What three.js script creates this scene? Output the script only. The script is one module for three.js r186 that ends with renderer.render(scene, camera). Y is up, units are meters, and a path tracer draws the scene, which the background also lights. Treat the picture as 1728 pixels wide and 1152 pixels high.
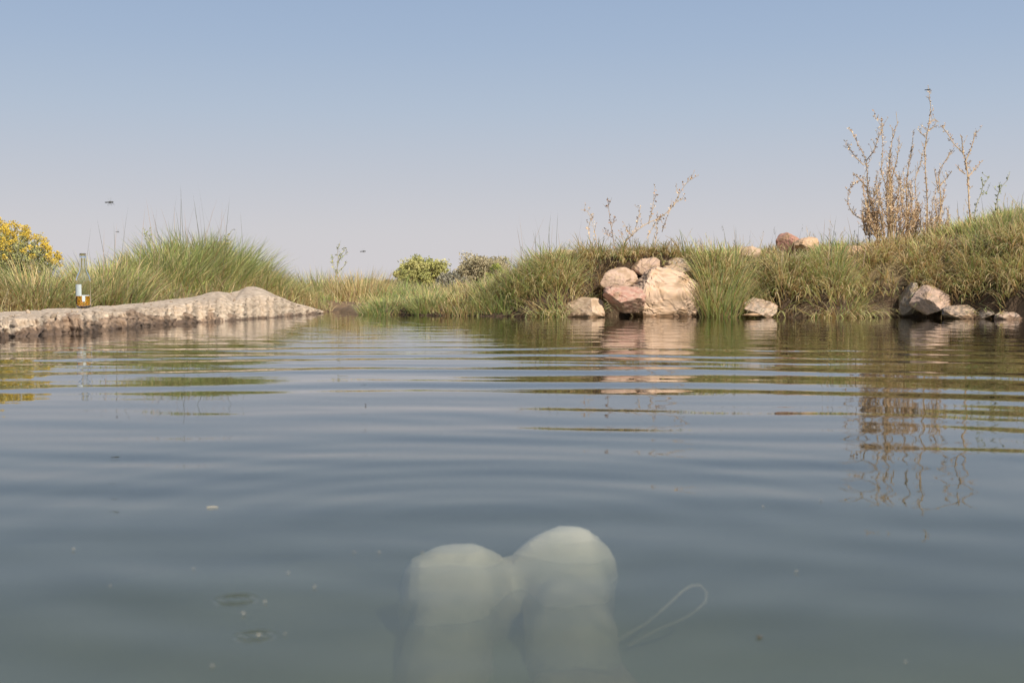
import * as THREE from 'three';
import { MarchingCubes } from 'three/addons/objects/MarchingCubes.js';
import { mergeGeometries, mergeVertices } from 'three/addons/utils/BufferGeometryUtils.js';
import { createNoise2D, createNoise3D } from 'simplex-noise';

// ------------------------------------------------------------------ camera, sky, sun, exposure
const scene = new THREE.Scene();
const EYE = 0.1725, F = 2050, PITCH = Math.atan(96 / F);           // eye height above the water (m); focal length in photo pixels
const camera = new THREE.PerspectiveCamera(2 * Math.atan(576 / F) * 180 / Math.PI, 1728 / 1152, 0.03, 1500);
camera.position.set(0, EYE, 0);
camera.rotation.set(-PITCH, 0, 0);
camera.updateMatrixWorld(true);
camera.focus = 6.2; camera.userData.fStop = 16;                      // focused on the far bank

const renderer = new THREE.WebGLRenderer({ antialias: true });
renderer.toneMapping = THREE.LinearToneMapping;
renderer.toneMappingExposure = 1.38;
renderer.shadowMap.enabled = true;

const SUN = new THREE.Vector3(0.52, 0.88, 0.84).normalize();
{ // hazy desert sky: dusty and pale at the horizon, blue above
  const W = 512, H = 256, data = new Float32Array(W * H * 4);
  const stops = [[-90, .30, .27, .24], [-0.5, .60, .58, .585], [0, .635, .605, .62], [2.5, .61, .60, .625], [5, .53, .56, .625], [8, .44, .52, .635], [11, .365, .465, .62], [14, .315, .42, .595], [25, .19, .305, .48], [50, .11, .21, .40], [90, .085, .17, .34]];
  for (let j = 0; j < H; j++) {
    const el = ((j + 0.5) / H - 0.5) * 180;
    let k = 0; while (k < stops.length - 2 && el > stops[k + 1][0]) k++;
    const a = stops[k], b = stops[k + 1], t = Math.min(1, Math.max(0, (el - a[0]) / (b[0] - a[0])));
    for (let i = 0; i < W; i++) {
      const az = ((i + 0.5) / W - 0.5) * 2 * Math.PI, e = el * Math.PI / 180;
      const cs = Math.cos(az) * Math.cos(e) * SUN.x + Math.sin(e) * SUN.y + Math.sin(az) * Math.cos(e) * SUN.z;
      const glow = el > 0 ? 0.55 * Math.pow(Math.max(0, cs), 14) : 0;       // aureole of dust round the sun
      const o = (j * W + i) * 4;
      for (let c = 0; c < 3; c++) data[o + c] = (a[c + 1] + (b[c + 1] - a[c + 1]) * t) * .735 + glow * [1, .96, .88][c];
      data[o + 3] = 1;
    }
  }
  const sky = new THREE.DataTexture(data, W, H, THREE.RGBAFormat, THREE.FloatType);
  sky.mapping = THREE.EquirectangularReflectionMapping;
  sky.magFilter = THREE.LinearFilter; sky.minFilter = THREE.LinearFilter; sky.needsUpdate = true;
  scene.background = sky; scene.environment = sky;
}
const sun = new THREE.DirectionalLight(new THREE.Color().setRGB(1, .925, .78), 5);
sun.name = 'sun'; sun.position.copy(SUN).multiplyScalar(40); sun.castShadow = true;
sun.shadow.mapSize.set(4096, 4096); sun.shadow.radius = 1.2;
Object.assign(sun.shadow.camera, { left: -14, right: 14, top: 14, bottom: -14, near: 1, far: 120 });
scene.add(sun); sun.target.position.set(0, 0, -5); scene.add(sun.target);

// ------------------------------------------------------------------ helpers
function rng(seed) { let s = seed | 0; return () => { s = (s + 0x6d2b79f5) | 0; let t = Math.imul(s ^ (s >>> 15), 1 | s); t = (t + Math.imul(t ^ (t >>> 7), 61 | t)) ^ t; return ((t ^ (t >>> 14)) >>> 0) / 4294967296; }; }
const N2 = createNoise2D(rng(11)), N3 = createNoise3D(rng(12));
const fbm2 = (x, y, o = 4) => { let s = 0, a = 1, t = 0; for (let i = 0; i < o; i++) { s += a * N2(x, y); t += a; a *= .5; x = x * 2.03 + 7; y = y * 2.03 - 3; } return s / t; };
const fbm3 = (x, y, z, o = 4) => { let s = 0, a = 1, t = 0; for (let i = 0; i < o; i++) { s += a * N3(x, y, z); t += a; a *= .5; x = x * 2.03 + 7; y = y * 2.03 - 3; z = z * 2.03 + 1; } return s / t; };
const clamp = (x, a = 0, b = 1) => Math.min(b, Math.max(a, x)), lerp = (a, b, t) => a + (b - a) * t, smooth = (a, b, x) => { const t = clamp((x - a) / (b - a)); return t * t * (3 - 2 * t); };
function table(rows) { return (x) => { if (x <= rows[0][0]) return rows[0][1]; for (let i = 1; i < rows.length; i++) if (x <= rows[i][0]) { const t = (x - rows[i - 1][0]) / (rows[i][0] - rows[i - 1][0]); return lerp(rows[i - 1][1], rows[i][1], t); } return rows[rows.length - 1][1]; }; }
// a place in the scene, D metres ahead of the eye, read off the photograph
const at = (px, py, D) => { const v = new THREE.Vector3((px - 864) / F, -(py - 576) / F, -1).applyEuler(camera.rotation); return v.multiplyScalar(D / -v.z).add(camera.position); };
const deg = (px) => Math.atan((px - 864) / F) * 180 / Math.PI;
const rgb = (r, g, b) => new THREE.Color().setRGB(r, g, b);
const taken = {};
const numbered = (n) => { const k = taken[n] = (taken[n] ?? -1) + 1; return k ? n + '_' + String(k).padStart(3, '0') : n; };
function put(o, name, label, category, group, kind) {
  o.name = numbered(name); o.userData.label = label; if (category) o.userData.category = category;
  if (group) o.userData.group = group; if (kind) o.userData.kind = kind;
  scene.add(o); return o;
}
function part(name, geo, mat, parent, extra) { const m = new THREE.Mesh(geo, mat); m.name = name; m.castShadow = m.receiveShadow = true; if (extra) Object.assign(m.userData, extra); parent.add(m); return m; }
function noiseTexture(size, f, srgb = false) {
  const d = new Uint8Array(size * size * 4);
  for (let y = 0; y < size; y++) for (let x = 0; x < size; x++) { const v = f(x / size, y / size), o = (y * size + x) * 4; for (let c = 0; c < 3; c++) d[o + c] = clamp(Array.isArray(v) ? v[c] : v) * 255; d[o + 3] = 255; }
  const t = new THREE.DataTexture(d, size, size); t.wrapS = t.wrapT = THREE.RepeatWrapping; t.magFilter = THREE.LinearFilter; t.minFilter = THREE.LinearMipmapLinearFilter; t.generateMipmaps = true;
  if (srgb) t.colorSpace = THREE.SRGBColorSpace; t.needsUpdate = true; return t;
}
// seamless noise on a torus
const tile = (u, v, k, s) => { const a = u * 2 * Math.PI, b = v * 2 * Math.PI; return fbm3(Math.cos(a) * k + s, Math.sin(a) * k + Math.cos(b) * k * .9, Math.sin(b) * k + s * 2, 4); };
const grit = noiseTexture(512, (u, v) => .5 + .3 * tile(u, v, 4, 3) + .3 * tile(u, v, 14, 9));

// ------------------------------------------------------------------ the lie of the land (bearing in degrees, distances in metres)
const shore = table([[-180, 1.9], [-130, 2.1], [-90, 3.0], [-55, 4.6], [-40, 5.3], [deg(-60), 5.8], [deg(140), 6.1], [deg(300), 6.7], [deg(450), 7.45], [deg(520), 7.7], [deg(570), 7.75], [deg(612), 7.3], [deg(640), 7.05], [deg(750), 6.72], [deg(900), 6.55], [deg(960), 6.55], [deg(985), 6.8], [deg(1160), 6.85], [deg(1185), 6.56], [deg(1245), 6.56], [deg(1262), 6.72], [deg(1300), 6.72], [deg(1318), 6.58], [deg(1420), 6.58], [deg(1450), 6.74], [deg(1530), 6.76], [deg(1600), 6.68], [deg(1728), 6.5], [40, 5.2], [70, 3.9], [110, 2.7], [180, 1.9]]);
const crest = table([[-180, .2], [-60, .16], [deg(-60), .07], [deg(120), .08], [deg(170), .1], [deg(260), .19], [deg(330), .225], [deg(390), .21], [deg(450), .14], [deg(510), .06], [deg(560), .035], [deg(620), .035], [deg(700), .05], [deg(780), .085], [deg(850), .14], [deg(900), .21], [deg(1000), .27], [deg(1200), .295], [deg(1300), .325], [deg(1400), .34], [deg(1500), .385], [deg(1600), .445], [deg(1728), .545], [35, .5], [70, .3], [180, .2]]);
const rise = table([[-180, .5], [deg(100), .9], [deg(300), .9], [deg(500), .8], [deg(620), .5], [deg(850), .34], [deg(970), .36], [deg(990), .16], [deg(1160), .16], [deg(1190), .5], [deg(1240), .65], [deg(1400), .65], [deg(1480), .6], [deg(1560), .75], [deg(1728), .95], [180, .6]]);
function groundH(x, z) {
  const r = Math.hypot(x, z), th = Math.atan2(x, -z) * 180 / Math.PI, s = r - shore(th) + .05 * N2(x * 2.3, z * 2.3) + .02 * N2(x * 8, z * 8);
  if (s < 0) { // the pool bed, with a shelf where the bather sits
    const deep = -.04 - .5 * smooth(0, .45, -s);
    return Math.max(deep + .02 * N2(x * 3, z * 3), r < .8 ? lerp(-.30, -.56, smooth(.45, .8, r)) : -9);
  }
  const H = crest(th), w = rise(th), up = 1 - Math.pow(1 - clamp(s / w), 2.1);
  const back = lerp(1, .0, smooth(1.2, 4.5, s)), far = .045;
  let h = lerp(far, H, back) * up + .012 * smooth(0, .1, s) + (th > deg(840) && th < 40 ? .045 * smooth(0, .05, s) * (1 - smooth(.15, .5, s)) * smooth(deg(840), deg(930), th) : 0);
  h += smooth(0, .3, s) * (.022 * N2(x * 1.7 + 5, z * 1.7) + .012 * N2(x * 5, z * 5 + 3) + .012 * fbm2(x * 15, z * 15, 3)) * lerp(1, .35, smooth(2, 8, s));
  return Math.max(h, .004 + .01 * smooth(0, .2, s));
}
function steps(list) { const out = [list[0][0]]; for (let i = 1; i < list.length; i++) { const [to, d] = list[i]; let a = out[out.length - 1]; const n = Math.max(1, Math.round((to - a) / d)); for (let k = 1; k <= n; k++) out.push(a + (to - a) * k / n); } return out; }
// a sheet laid out in rings round the pool; y and normal from functions
function ringSheet(radii, bearings, height, color, normalOf) {
  const nr = radii.length, nb = bearings.length, P = new Float32Array(nr * nb * 3), UV = new Float32Array(nr * nb * 2), C = color && new Float32Array(nr * nb * 3), NN = normalOf && new Float32Array(nr * nb * 3), I = new Uint32Array((nr - 1) * (nb - 1) * 6);
  let o = 0;
  for (let i = 0; i < nr; i++) for (let j = 0; j < nb; j++, o++) {
    const b = bearings[j] * Math.PI / 180, x = radii[i] * Math.sin(b), z = -radii[i] * Math.cos(b), y = height(x, z);
    P[o * 3] = x; P[o * 3 + 1] = y; P[o * 3 + 2] = z; UV[o * 2] = x; UV[o * 2 + 1] = z;
    if (C) { const c = color(x, y, z, radii[i], bearings[j]); C[o * 3] = c[0]; C[o * 3 + 1] = c[1]; C[o * 3 + 2] = c[2]; }
    if (NN) { const n = normalOf(x, z); NN[o * 3] = n[0]; NN[o * 3 + 1] = n[1]; NN[o * 3 + 2] = n[2]; }
  }
  o = 0;
  for (let i = 0; i < nr - 1; i++) for (let j = 0; j < nb - 1; j++) { const a = i * nb + j, b = a + 1, c = a + nb, d = c + 1; I[o++] = a; I[o++] = b; I[o++] = c; I[o++] = b; I[o++] = d; I[o++] = c; }
  const g = new THREE.BufferGeometry();
  g.setAttribute('position', new THREE.BufferAttribute(P, 3)); g.setAttribute('uv', new THREE.BufferAttribute(UV, 2));
  if (C) g.setAttribute('color', new THREE.BufferAttribute(C, 3));
  g.setIndex(new THREE.BufferAttribute(I, 1));
  if (NN) g.setAttribute('normal', new THREE.BufferAttribute(NN, 3)); else g.computeVertexNormals();
  return g;
}
{
  const radii = [0, ...steps([[.15], [3, .15], [5.5, .06], [9.5, .028], [14, .15], [30, .8], [80, 4], [400, 40], [1200, 200]])];
  const bearings = steps([[-180], [-34, 3], [34, .17], [180, 3]]);
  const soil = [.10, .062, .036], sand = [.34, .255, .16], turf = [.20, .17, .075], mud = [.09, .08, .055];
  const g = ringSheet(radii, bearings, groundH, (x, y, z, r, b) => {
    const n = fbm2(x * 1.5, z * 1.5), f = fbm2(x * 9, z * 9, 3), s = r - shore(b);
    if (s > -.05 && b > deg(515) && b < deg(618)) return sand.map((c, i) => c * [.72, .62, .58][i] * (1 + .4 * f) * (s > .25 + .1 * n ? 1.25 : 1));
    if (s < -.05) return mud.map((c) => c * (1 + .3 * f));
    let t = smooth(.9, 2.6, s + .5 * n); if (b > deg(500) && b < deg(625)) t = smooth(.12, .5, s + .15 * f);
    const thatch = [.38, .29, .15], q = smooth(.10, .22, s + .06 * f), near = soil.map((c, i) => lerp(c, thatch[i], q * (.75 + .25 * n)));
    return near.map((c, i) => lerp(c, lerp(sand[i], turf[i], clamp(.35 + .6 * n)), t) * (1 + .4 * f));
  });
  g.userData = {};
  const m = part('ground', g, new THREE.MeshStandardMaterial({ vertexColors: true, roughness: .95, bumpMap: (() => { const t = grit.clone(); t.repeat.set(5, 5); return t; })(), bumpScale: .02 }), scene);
  m.userData = { kind: 'structure', label: 'sandy desert ground and grassy banks round the pool' };
}

// ------------------------------------------------------------------ the pool water: ripples running out from the bather
const drops = [at(398, 1012, 1), at(430, 1071, 1)].map((p, k) => { const v = p.sub(camera.position), t = EYE / -v.y; return { x: v.x * t, z: v.z * t, r: [.0085, .007][k], a: [1, .8][k] }; });
function wave(x, z) {
  const cx = x - .05, cz = z - .45, r = Math.hypot(cx, cz), R = Math.hypot(x, z), th = Math.atan2(cx, -cz);
  const side = N2(th * 2.2 + 3, r * .35), wob = .35 * N2(th * 3.1, r * .8) + .15 * N2(x * 1.7, z * 3.1);
  let h = 0;
  // main train, about 0.3 m crest to crest
  const e1 = smooth(1.85, 2.5, r) * (1 - .78 * smooth(3.2, 4.4, r)) * clamp(.72 + .42 * side + .25 * N2(x * .9 + 8, z * 1.4), .1, 1.3) * lerp(.55, 1, smooth(-.35, .12, th));
  h += e1 * .00135 * Math.sin(r * 2 * Math.PI / .285 + wob * 2 + .6);
  h += e1 * .00055 * Math.sin(r * 2 * Math.PI / .171 + wob * 4 + 2 + th * 3);
  // short, crossing wavelets, livelier toward the banks
  const e2 = lerp(.10, .42, smooth(1.4, 4.2, R));
  h += e2 * .00030 * Math.sin((z * 1 + x * .12) * 2 * Math.PI / .118 + 3 * N2(x * .9, z * .9));
  h += e2 * .00024 * Math.sin((z * .96 - x * .26) * 2 * Math.PI / .083 + 4 * N2(x * 1.1 + 9, z * 1.3));
  h += e2 * .00020 * N2(x * 4.2, z * 19) + e2 * .00012 * N2(x * 11, z * 37);
  // long, faint swells close by
  const e3 = 1 - smooth(1.3, 2.2, R);
  h += e3 * (.00042 * Math.sin((z * .99 + x * .08) * 2 * Math.PI / .235 + 2.4 * N2(x * 1.3, z * 1.1)) + .00016 * Math.sin((z * .95 - x * .3) * 2 * Math.PI / .11 + 3 * N2(x * 1.6 + 4, z * 1.4)) + .00022 * N2(x * 2.3, z * 9));
  // faint arcs that spread from the knees
  const kr = Math.hypot(x + .02, z + .86); h += (1 - smooth(.15, .75, kr)) * smooth(.05, .12, kr) * .00007 * Math.sin(kr * 2 * Math.PI / .062);
  for (const d of drops) { const q = Math.hypot(x - d.x, z - d.z); if (q < .03) h += d.a * .00034 * Math.cos((q - d.r) * 2 * Math.PI / .0052) * Math.exp(-(((q - d.r) / .0042) ** 2)); }
  return h;
}
const waveNormal = (x, z) => { const e = .0004, gx = (wave(x + e, z) - wave(x - e, z)) / (2 * e), gz = (wave(x, z + e) - wave(x, z - e)) / (2 * e), l = 1 / Math.hypot(gx, 1, gz); return [-gx * l, l, -gz * l]; };
let water;
{
  const radii = [.02, ...steps([[.08], [.45, .05], [.58, .006], [.72, .0009], [1.3, .007], [3, .010], [5, .015], [9.5, .03], [11, .3]])];
  const bearings = steps([[-180], [-60, 6], [-32, 1.2], [deg(330), .22], [deg(500), .07], [32, .22], [60, 1.2], [180, 6]]);
  const mat = new THREE.MeshPhysicalMaterial({ color: 0xffffff, roughness: 0, ior: 1.333, transmission: 1, thickness: 0 });
  water = part('water', ringSheet(radii, bearings, wave, null, waveNormal), mat, scene);
  water.userData = { kind: 'structure', label: 'rippled murky pool water mirroring bank and sky' };
  // the tinted body of the water: it takes light away along every path through it
  const rim = steps([[-180], [180, 3]]), disc = [0, 8.4], Pb = [], Ib = [];
  for (const y of [-.004, -.62]) { Pb.push(0, y, 0); for (const b of rim.slice(0, -1)) Pb.push(8.4 * Math.sin(b * Math.PI / 180), y, -8.4 * Math.cos(b * Math.PI / 180)); }
  const nb = rim.length - 1; for (let j = 0; j < nb; j++) { const a = 1 + j, b = 1 + (j + 1) % nb, o = nb + 1; Ib.push(0, b, a, o, o + a, o + b, a, b, o + a, b, o + b, o + a); }
  const gb = new THREE.BufferGeometry(); gb.setAttribute('position', new THREE.Float32BufferAttribute(Pb, 3)); gb.setIndex(Ib); gb.computeVertexNormals();
  part('tinted_water', gb, new THREE.MeshPhysicalMaterial({ color: 0xffffff, roughness: 0, ior: 1.333, transmission: 1, thickness: 1, attenuationColor: rgb(.0042, .0054, .0025), attenuationDistance: 1, transparent: true, opacity: 0.0 }), water, { kind: 'stuff' });
  // silt hanging in the water, as billowing veils; the lowest hides the bed
  const veil = (depth, opacity, k) => {
    const g = ringSheet([.02, ...steps([[.1], [.6, .1], [1.6, .022], [8.2, .3]])], steps([[-180], [-30, 5], [30, 1], [180, 5]]), (x, z) => -depth + .0055 * N2(x * 7 + k * 7, z * 7) + .006 * N2(x * 2.6, z * 2.6 + k * 5));
    part('suspended_silt', g, new THREE.MeshStandardMaterial({ color: rgb(.53, .55, .41), roughness: 1, transparent: opacity < 1, opacity, side: THREE.DoubleSide }), water, { kind: 'stuff' });
  };
  [[.018, .05], [.036, .07], [.054, .10], [.076, .18], [.11, 1]].forEach(([d, o], k) => veil(d, o, k));
}

// ------------------------------------------------------------------ dried mud ledge on the left
{
  const front = table([[-700, 2.9], [-300, 3.35], [0, 3.88], [140, 4.3], [300, 5.25], [400, 5.85], [450, 6.2], [500, 6.65], [545, 7.2]]);
  const depth = table([[-700, 1.2], [0, 1.15], [140, 1.25], [300, 1.25], [450, 1.1], [510, .7], [545, .3]]);
  const top = table([[-700, .05], [0, .066], [140, .072], [240, .078], [330, .084], [480, .075], [520, .04], [545, .012]]);
  const nu = 620, nv = 170, P = [], C = [], UV = [], I = [];
  const dry = [.385, .295, .22], pale = [.455, .36, .275], brown = [.25, .172, .12], wet = [.115, .076, .054];
  for (let i = 0; i <= nu; i++) for (let j = 0; j <= nv; j++) {
    const px = lerp(-700, 545, Math.pow(i / nu, .72)), v = j / nv, w = depth(px), D0 = front(px) + .05 * N2(px / 60, 3) + .03 * N2(px / 17, 9);
    // across: up the front face, over the rounded top, down behind
    const face = .22; let d, h, H = top(px);
    const bump = (c, cD, sx, sD, a, D) => a * Math.exp(-(((px - c) / sx) ** 2) - (((D - cD) / sD) ** 2));
    if (v < face) { const t = v / face; d = .10 * t * t; h = lerp(-.16, H - .016, Math.pow(t, .8)); }
    else { const t = (v - face) / (1 - face); d = .10 + (w - .10) * t; h = H - .016 * Math.exp(-t * 22) - .15 * smooth(.72, 1, t) * (px < 60 ? 1.2 : .75); }
    const D = D0 + d; 
    const on = smooth(0, .2, d);
    h += on * (bump(425, 6.75, 45, .5, .082, D) + bump(365, 6.2, 38, .35, .046, D) + bump(300, 5.9, 60, .4, .018, D));
    h -= on * .022 * Math.exp(-(((px - 396 - (D - 6.3) * 20) / 7) ** 2)) * smooth(5.6, 6.1, D) * (1 - smooth(6.5, 6.9, D));
    const x = (px - 864) / F * D, z = -D;
    const crag = fbm3(x * 3.6, h * 24, z * 4.5, 3), fine = fbm3(x * 26, h * 60, z * 30, 3), big = fbm3(x * 2.5, h * 4, z * 2.5, 2);
    const f = v < face + .05 ? 1 : lerp(1, .06, smooth(face + .05, face + .16, v));
    const calm = lerp(1, .14, smooth(300, 370, px)), out = f * (.028 * crag * calm + .008 * fine * calm + .03 * big * (.25 + .75 * calm));
    const ridge = Math.abs(N2(x * 3.3 + .3 * fine, z * 3.3)), crack = (1 - smooth(0, .045, ridge)) * smooth(-.2, .3, N2(x * 1.1 + 9, z * 1.1));
    const yy = h - on * .010 * crack + on * (.006 * crag * calm + .0025 * fine) + (v < face ? .008 * crag : 0), zz = z + out;
    P.push(x + .012 * f * fine, yy, zz); UV.push(x, z + h * 2);
    // wet rim and damp brown patches with ragged outlines; dry crust on top
    const edge = yy - (px > 330 ? .008 : .018) - .014 * fbm2(px / 40, 1.5) - .012 * fine, damp = yy - table([[-700, .03], [60, .022], [80, .05], [240, .052], [320, .03], [380, .012], [545, .004]])(px) - .024 * fbm2(px / 45, 8) - .034 * crag;
    const tq = smooth(-.3, .4, crag * .5 + fine * .5); let c = dry.map((q, i) => lerp(q, pale[i], tq));
    if (v < face + .10 && damp < 0) c = brown; if (edge < 0) c = wet;
    const k = (1 + .34 * fine + .14 * big) * (N2(px * 3.1, j * 1.7) > .72 ? .72 : 1); C.push(c[0] * k, c[1] * k, c[2] * k);
  }
  for (let i = 0; i < nu; i++) for (let j = 0; j < nv; j++) { const a = i * (nv + 1) + j, b = a + 1, c = a + nv + 1, d = c + 1; I.push(a, c, b, b, c, d); }
  const g = new THREE.BufferGeometry(); g.setAttribute('position', new THREE.Float32BufferAttribute(P, 3)); g.setAttribute('color', new THREE.Float32BufferAttribute(C, 3)); g.setAttribute('uv', new THREE.Float32BufferAttribute(UV, 2)); g.setIndex(I); g.computeVertexNormals();
  const b = grit.clone(); b.repeat.set(6, 6);
  const m = part('mud_ledge', g, new THREE.MeshStandardMaterial({ vertexColors: true, roughness: .9, bumpMap: b, bumpScale: .003, side: THREE.DoubleSide }), scene);
  const R = rng(61), crumb = new THREE.IcosahedronGeometry(1, 1), n = 32, inst = new THREE.InstancedMesh(crumb, new THREE.MeshStandardMaterial({ color: rgb(.33, .26, .20), roughness: .95, flatShading: true }), n), M = new THREE.Matrix4(), Q = new THREE.Quaternion();
  for (let i = 0; i < n; i++) { const k = Math.floor(lerp(.28, .98, R()) * nu) * (nv + 1) + Math.floor((R() < .55 ? .16 + .14 * R() : .3 + .4 * R()) * nv), sz = .003 + .010 * R() * R(); Q.setFromEuler(new THREE.Euler(R() * 6, R() * 6, R() * 6)); M.compose(new THREE.Vector3(P[k * 3], P[k * 3 + 1] + sz * .3, P[k * 3 + 2]), Q, new THREE.Vector3(sz * (1 + R()), sz * .8, sz)); inst.setMatrixAt(i, M); const t = .6 + .6 * R(); inst.setColorAt(i, rgb(t, t * .96, t * .9)); }
  inst.name = 'mud_crumbs'; inst.userData = { kind: 'stuff' }; m.add(inst);
  m.userData = { label: 'pale dried mud ledge with a low mound, along the left water edge', category: 'mud bank' };
}

// ------------------------------------------------------------------ rocks
const rockMat = new THREE.MeshStandardMaterial({ vertexColors: true, roughness: .92 });
const HUES = { cream: [.47, .33, .24], pink: [.42, .29, .225], red: [.34, .175, .13], grey: [.31, .255, .21], blue: [.21, .22, .22], orange: [.48, .30, .175], tan: [.39, .28, .19], dark: [.16, .125, .10] };
const stones = [];
function rock(px, py, D, w, h, d, seed, hue, label, o = {}) {
  stones.push([px, w * F / D / 2, D, d, o.clear ?? .22]);
  const R = rng(seed * 77 + 5), g0 = new THREE.IcosahedronGeometry(1, o.detail ?? 22); g0.deleteAttribute('uv'); g0.deleteAttribute('normal');
  const g = mergeVertices(g0, 1e-4), p = g.attributes.position, C = new Float32Array(p.count * 3), v = new THREE.Vector3();
  const planes = (o.planes ?? []).map(([x, y, z, k]) => [new THREE.Vector3(x, y, z).normalize(), k]);
  for (let i = 0; i < (o.cuts ?? 13); i++) { const n = new THREE.Vector3(R() * 2 - 1, R() * 2 - 1, R() * 2 - 1).normalize(); planes.push([n, .58 + .3 * R()]); }
  const a = HUES[hue], b = HUES[o.hue2 ?? 'tan'], s = seed * 13.7;
  for (let i = 0; i < p.count; i++) {
    v.fromBufferAttribute(p, i);
    { const e = o.box ?? .74; v.set(Math.sign(v.x) * Math.abs(v.x) ** e, Math.sign(v.y) * Math.abs(v.y) ** e, Math.sign(v.z) * Math.abs(v.z) ** e).multiplyScalar(.86); }
    v.multiplyScalar(1 + .12 * fbm3(v.x * 1.3 + s, v.y * 1.3, v.z * 1.3, 2));
    for (const [n, k] of planes) { const q = v.dot(n) - k; if (q > 0) v.addScaledVector(n, -q * .96); }
    const f = fbm3(v.x * 3 + s, v.y * 3, v.z * 3, 4), cr = Math.abs(N3(v.x * 2.1 + s, v.y * 2.1 + 4, v.z * 2.1)), fine = fbm3(v.x * 11, v.y * 11 + s, v.z * 11, 3);
    v.multiplyScalar(1 + .045 * f + .02 * fine - .075 * (1 - smooth(0, .045, cr)));
    p.setXYZ(i, v.x * w / 2, v.y * h / 2, v.z * d / 2);
    const t = smooth(-.4, .6, f + (o.mix ?? 0)), k = 1 + .3 * fine;   // two stone colours, grain
    for (let c = 0; c < 3; c++) C[i * 3 + c] = lerp(a[c], b[c], t * .8) * k;
  }
  g.setAttribute('color', new THREE.BufferAttribute(C, 3)); g.computeVertexNormals();
  const m = new THREE.Mesh(g, rockMat); m.castShadow = m.receiveShadow = true;
  m.position.copy(at(px, py, D)); m.rotation.set(...(o.rot ?? [R() * .4, R() * 6, R() * .3])); m.updateMatrix();
  for (let i = 0; i < p.count; i++) { // brown water stain with a ragged upper edge, and smears of dirt
    v.fromBufferAttribute(p, i).applyMatrix4(m.matrix); const n = fbm3(v.x * 22, v.y * 22, v.z * 22, 3), wet = smooth(.004, -.004, v.y - .016 - .016 * n), dirt = smooth(.02, .35, fbm3(v.x * 9 + 3, v.y * 14, v.z * 9, 4)) * .6;
    for (let c = 0; c < 3; c++) { let q = C[i * 3 + c]; q = lerp(q, [.25, .165, .095][c], dirt); C[i * 3 + c] = lerp(q, q * [.40, .34, .28][c], wet); }
  }
  put(m, 'rock', label, 'rock', 'rocks along the right bank'); return m;
}
// sizes in metres; 1 px is about D/2050 m
const S = (n, D) => n * D / F;
rock(1123, 500, 6.68, S(128, 6.6), S(112, 6.6), .46, 1, 'cream', 'largest rock, a pale cream slab sloping into the water below the dead weeds', { rot: [-.1, .06, -.04], box: .55, planes: [[-.06, .40, 1, .70], [.25, 1, .1, .78], [-.9, .45, .25, .84]], hue2: 'orange', detail: 40, mix: -.2, cuts: 5 });
rock(1052, 505, 6.45, S(76, 6.5), S(52, 6.5), .26, 2, 'red', 'red topped rock with a dark undercut, left of the pale slab', { rot: [.05, .25, -.06], box: .6, planes: [[-.8, -.6, .15, .50], [.05, -.55, .85, .66], [-.05, .8, .6, .66]], hue2: 'pink', mix: .0, detail: 30, cuts: 4 });
rock(992, 527, 6.5, S(88, 6.5), S(56, 6.5), .34, 3, 'tan', 'low pale grey rock at the waterline, left of the red topped rock', { hue2: 'cream', rot: [0, .3, .12] });
rock(1150, 470, 6.86, S(86, 7), S(50, 7), .4, 4, 'tan', 'tan rock leaning behind the top of the pale slab', { hue2: 'cream', rot: [-.2, -.3, -.1] });
rock(1092, 453, 6.82, S(48, 7), S(40, 7), .2, 5, 'pink', 'small pinkish rock perched above the pale slab', { hue2: 'cream' });
rock(1122, 459, 6.74, S(34, 7), S(16, 7), .12, 6, 'blue', 'small blue grey stone wedged above the pale slab', { hue2: 'grey' });
rock(1042, 471, 6.76, S(60, 7), S(40, 7), .26, 7, 'pink', 'pink rock half buried in grass behind the red topped rock', { hue2: 'tan' });
rock(1145, 444, 6.88, S(36, 7), S(20, 7), .14, 8, 'grey', 'grey green stone in the grass just behind the small blue grey stone', { hue2: 'tan' });
rock(955, 430, 7.2, S(38, 7.2), S(20, 7.2), .16, 9, 'tan', 'tan stone poking out of grass, leftmost on top of the right bank', { hue2: 'orange' });
rock(1331, 410, 7.1, S(46, 7.1), S(42, 7.1), .17, 10, 'red', 'dark red rock on top of the bank', { hue2: 'red', rot: [0, .5, .2] });
rock(1362, 413, 7.0, S(56, 7), S(30, 7), .18, 11, 'orange', 'pale orange rock touching the dark red rock on the bank top', { hue2: 'cream', rot: [.1, .3, .12] });
rock(1266, 425, 7.0, S(50, 7), S(26, 7), .16, 12, 'tan', 'rounded tan rock in the grass, left of the dark red rock', { hue2: 'pink' });
rock(1441, 432, 6.9, S(52, 7), S(34, 7), .2, 13, 'orange', 'smooth orange tan rock at the foot of the dead shrubs', { hue2: 'cream', cuts: 7 });
rock(1524, 434, 6.8, S(40, 7), S(24, 7), .16, 14, 'orange', 'small orange tan rock in straw coloured grass below the tall stalk', { hue2: 'tan' });
rock(1608, 424, 6.75, S(50, 6.8), S(28, 6.8), .2, 15, 'grey', 'grey rock in the grass of the right slope, below the forked dead stalk', { hue2: 'tan' });
rock(1284, 520, 6.4, S(58, 6.4), S(34, 6.4), .2, 16, 'grey', 'pale grey rock at the waterline under hanging straw', { hue2: 'cream', mix: .2 });
rock(1270, 531, 6.25, S(40, 6.3), S(7, 6.3), .09, 17, 'orange', 'thin flat orange stone lying at the water edge', { hue2: 'orange', rot: [0, .2, 0] });
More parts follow.
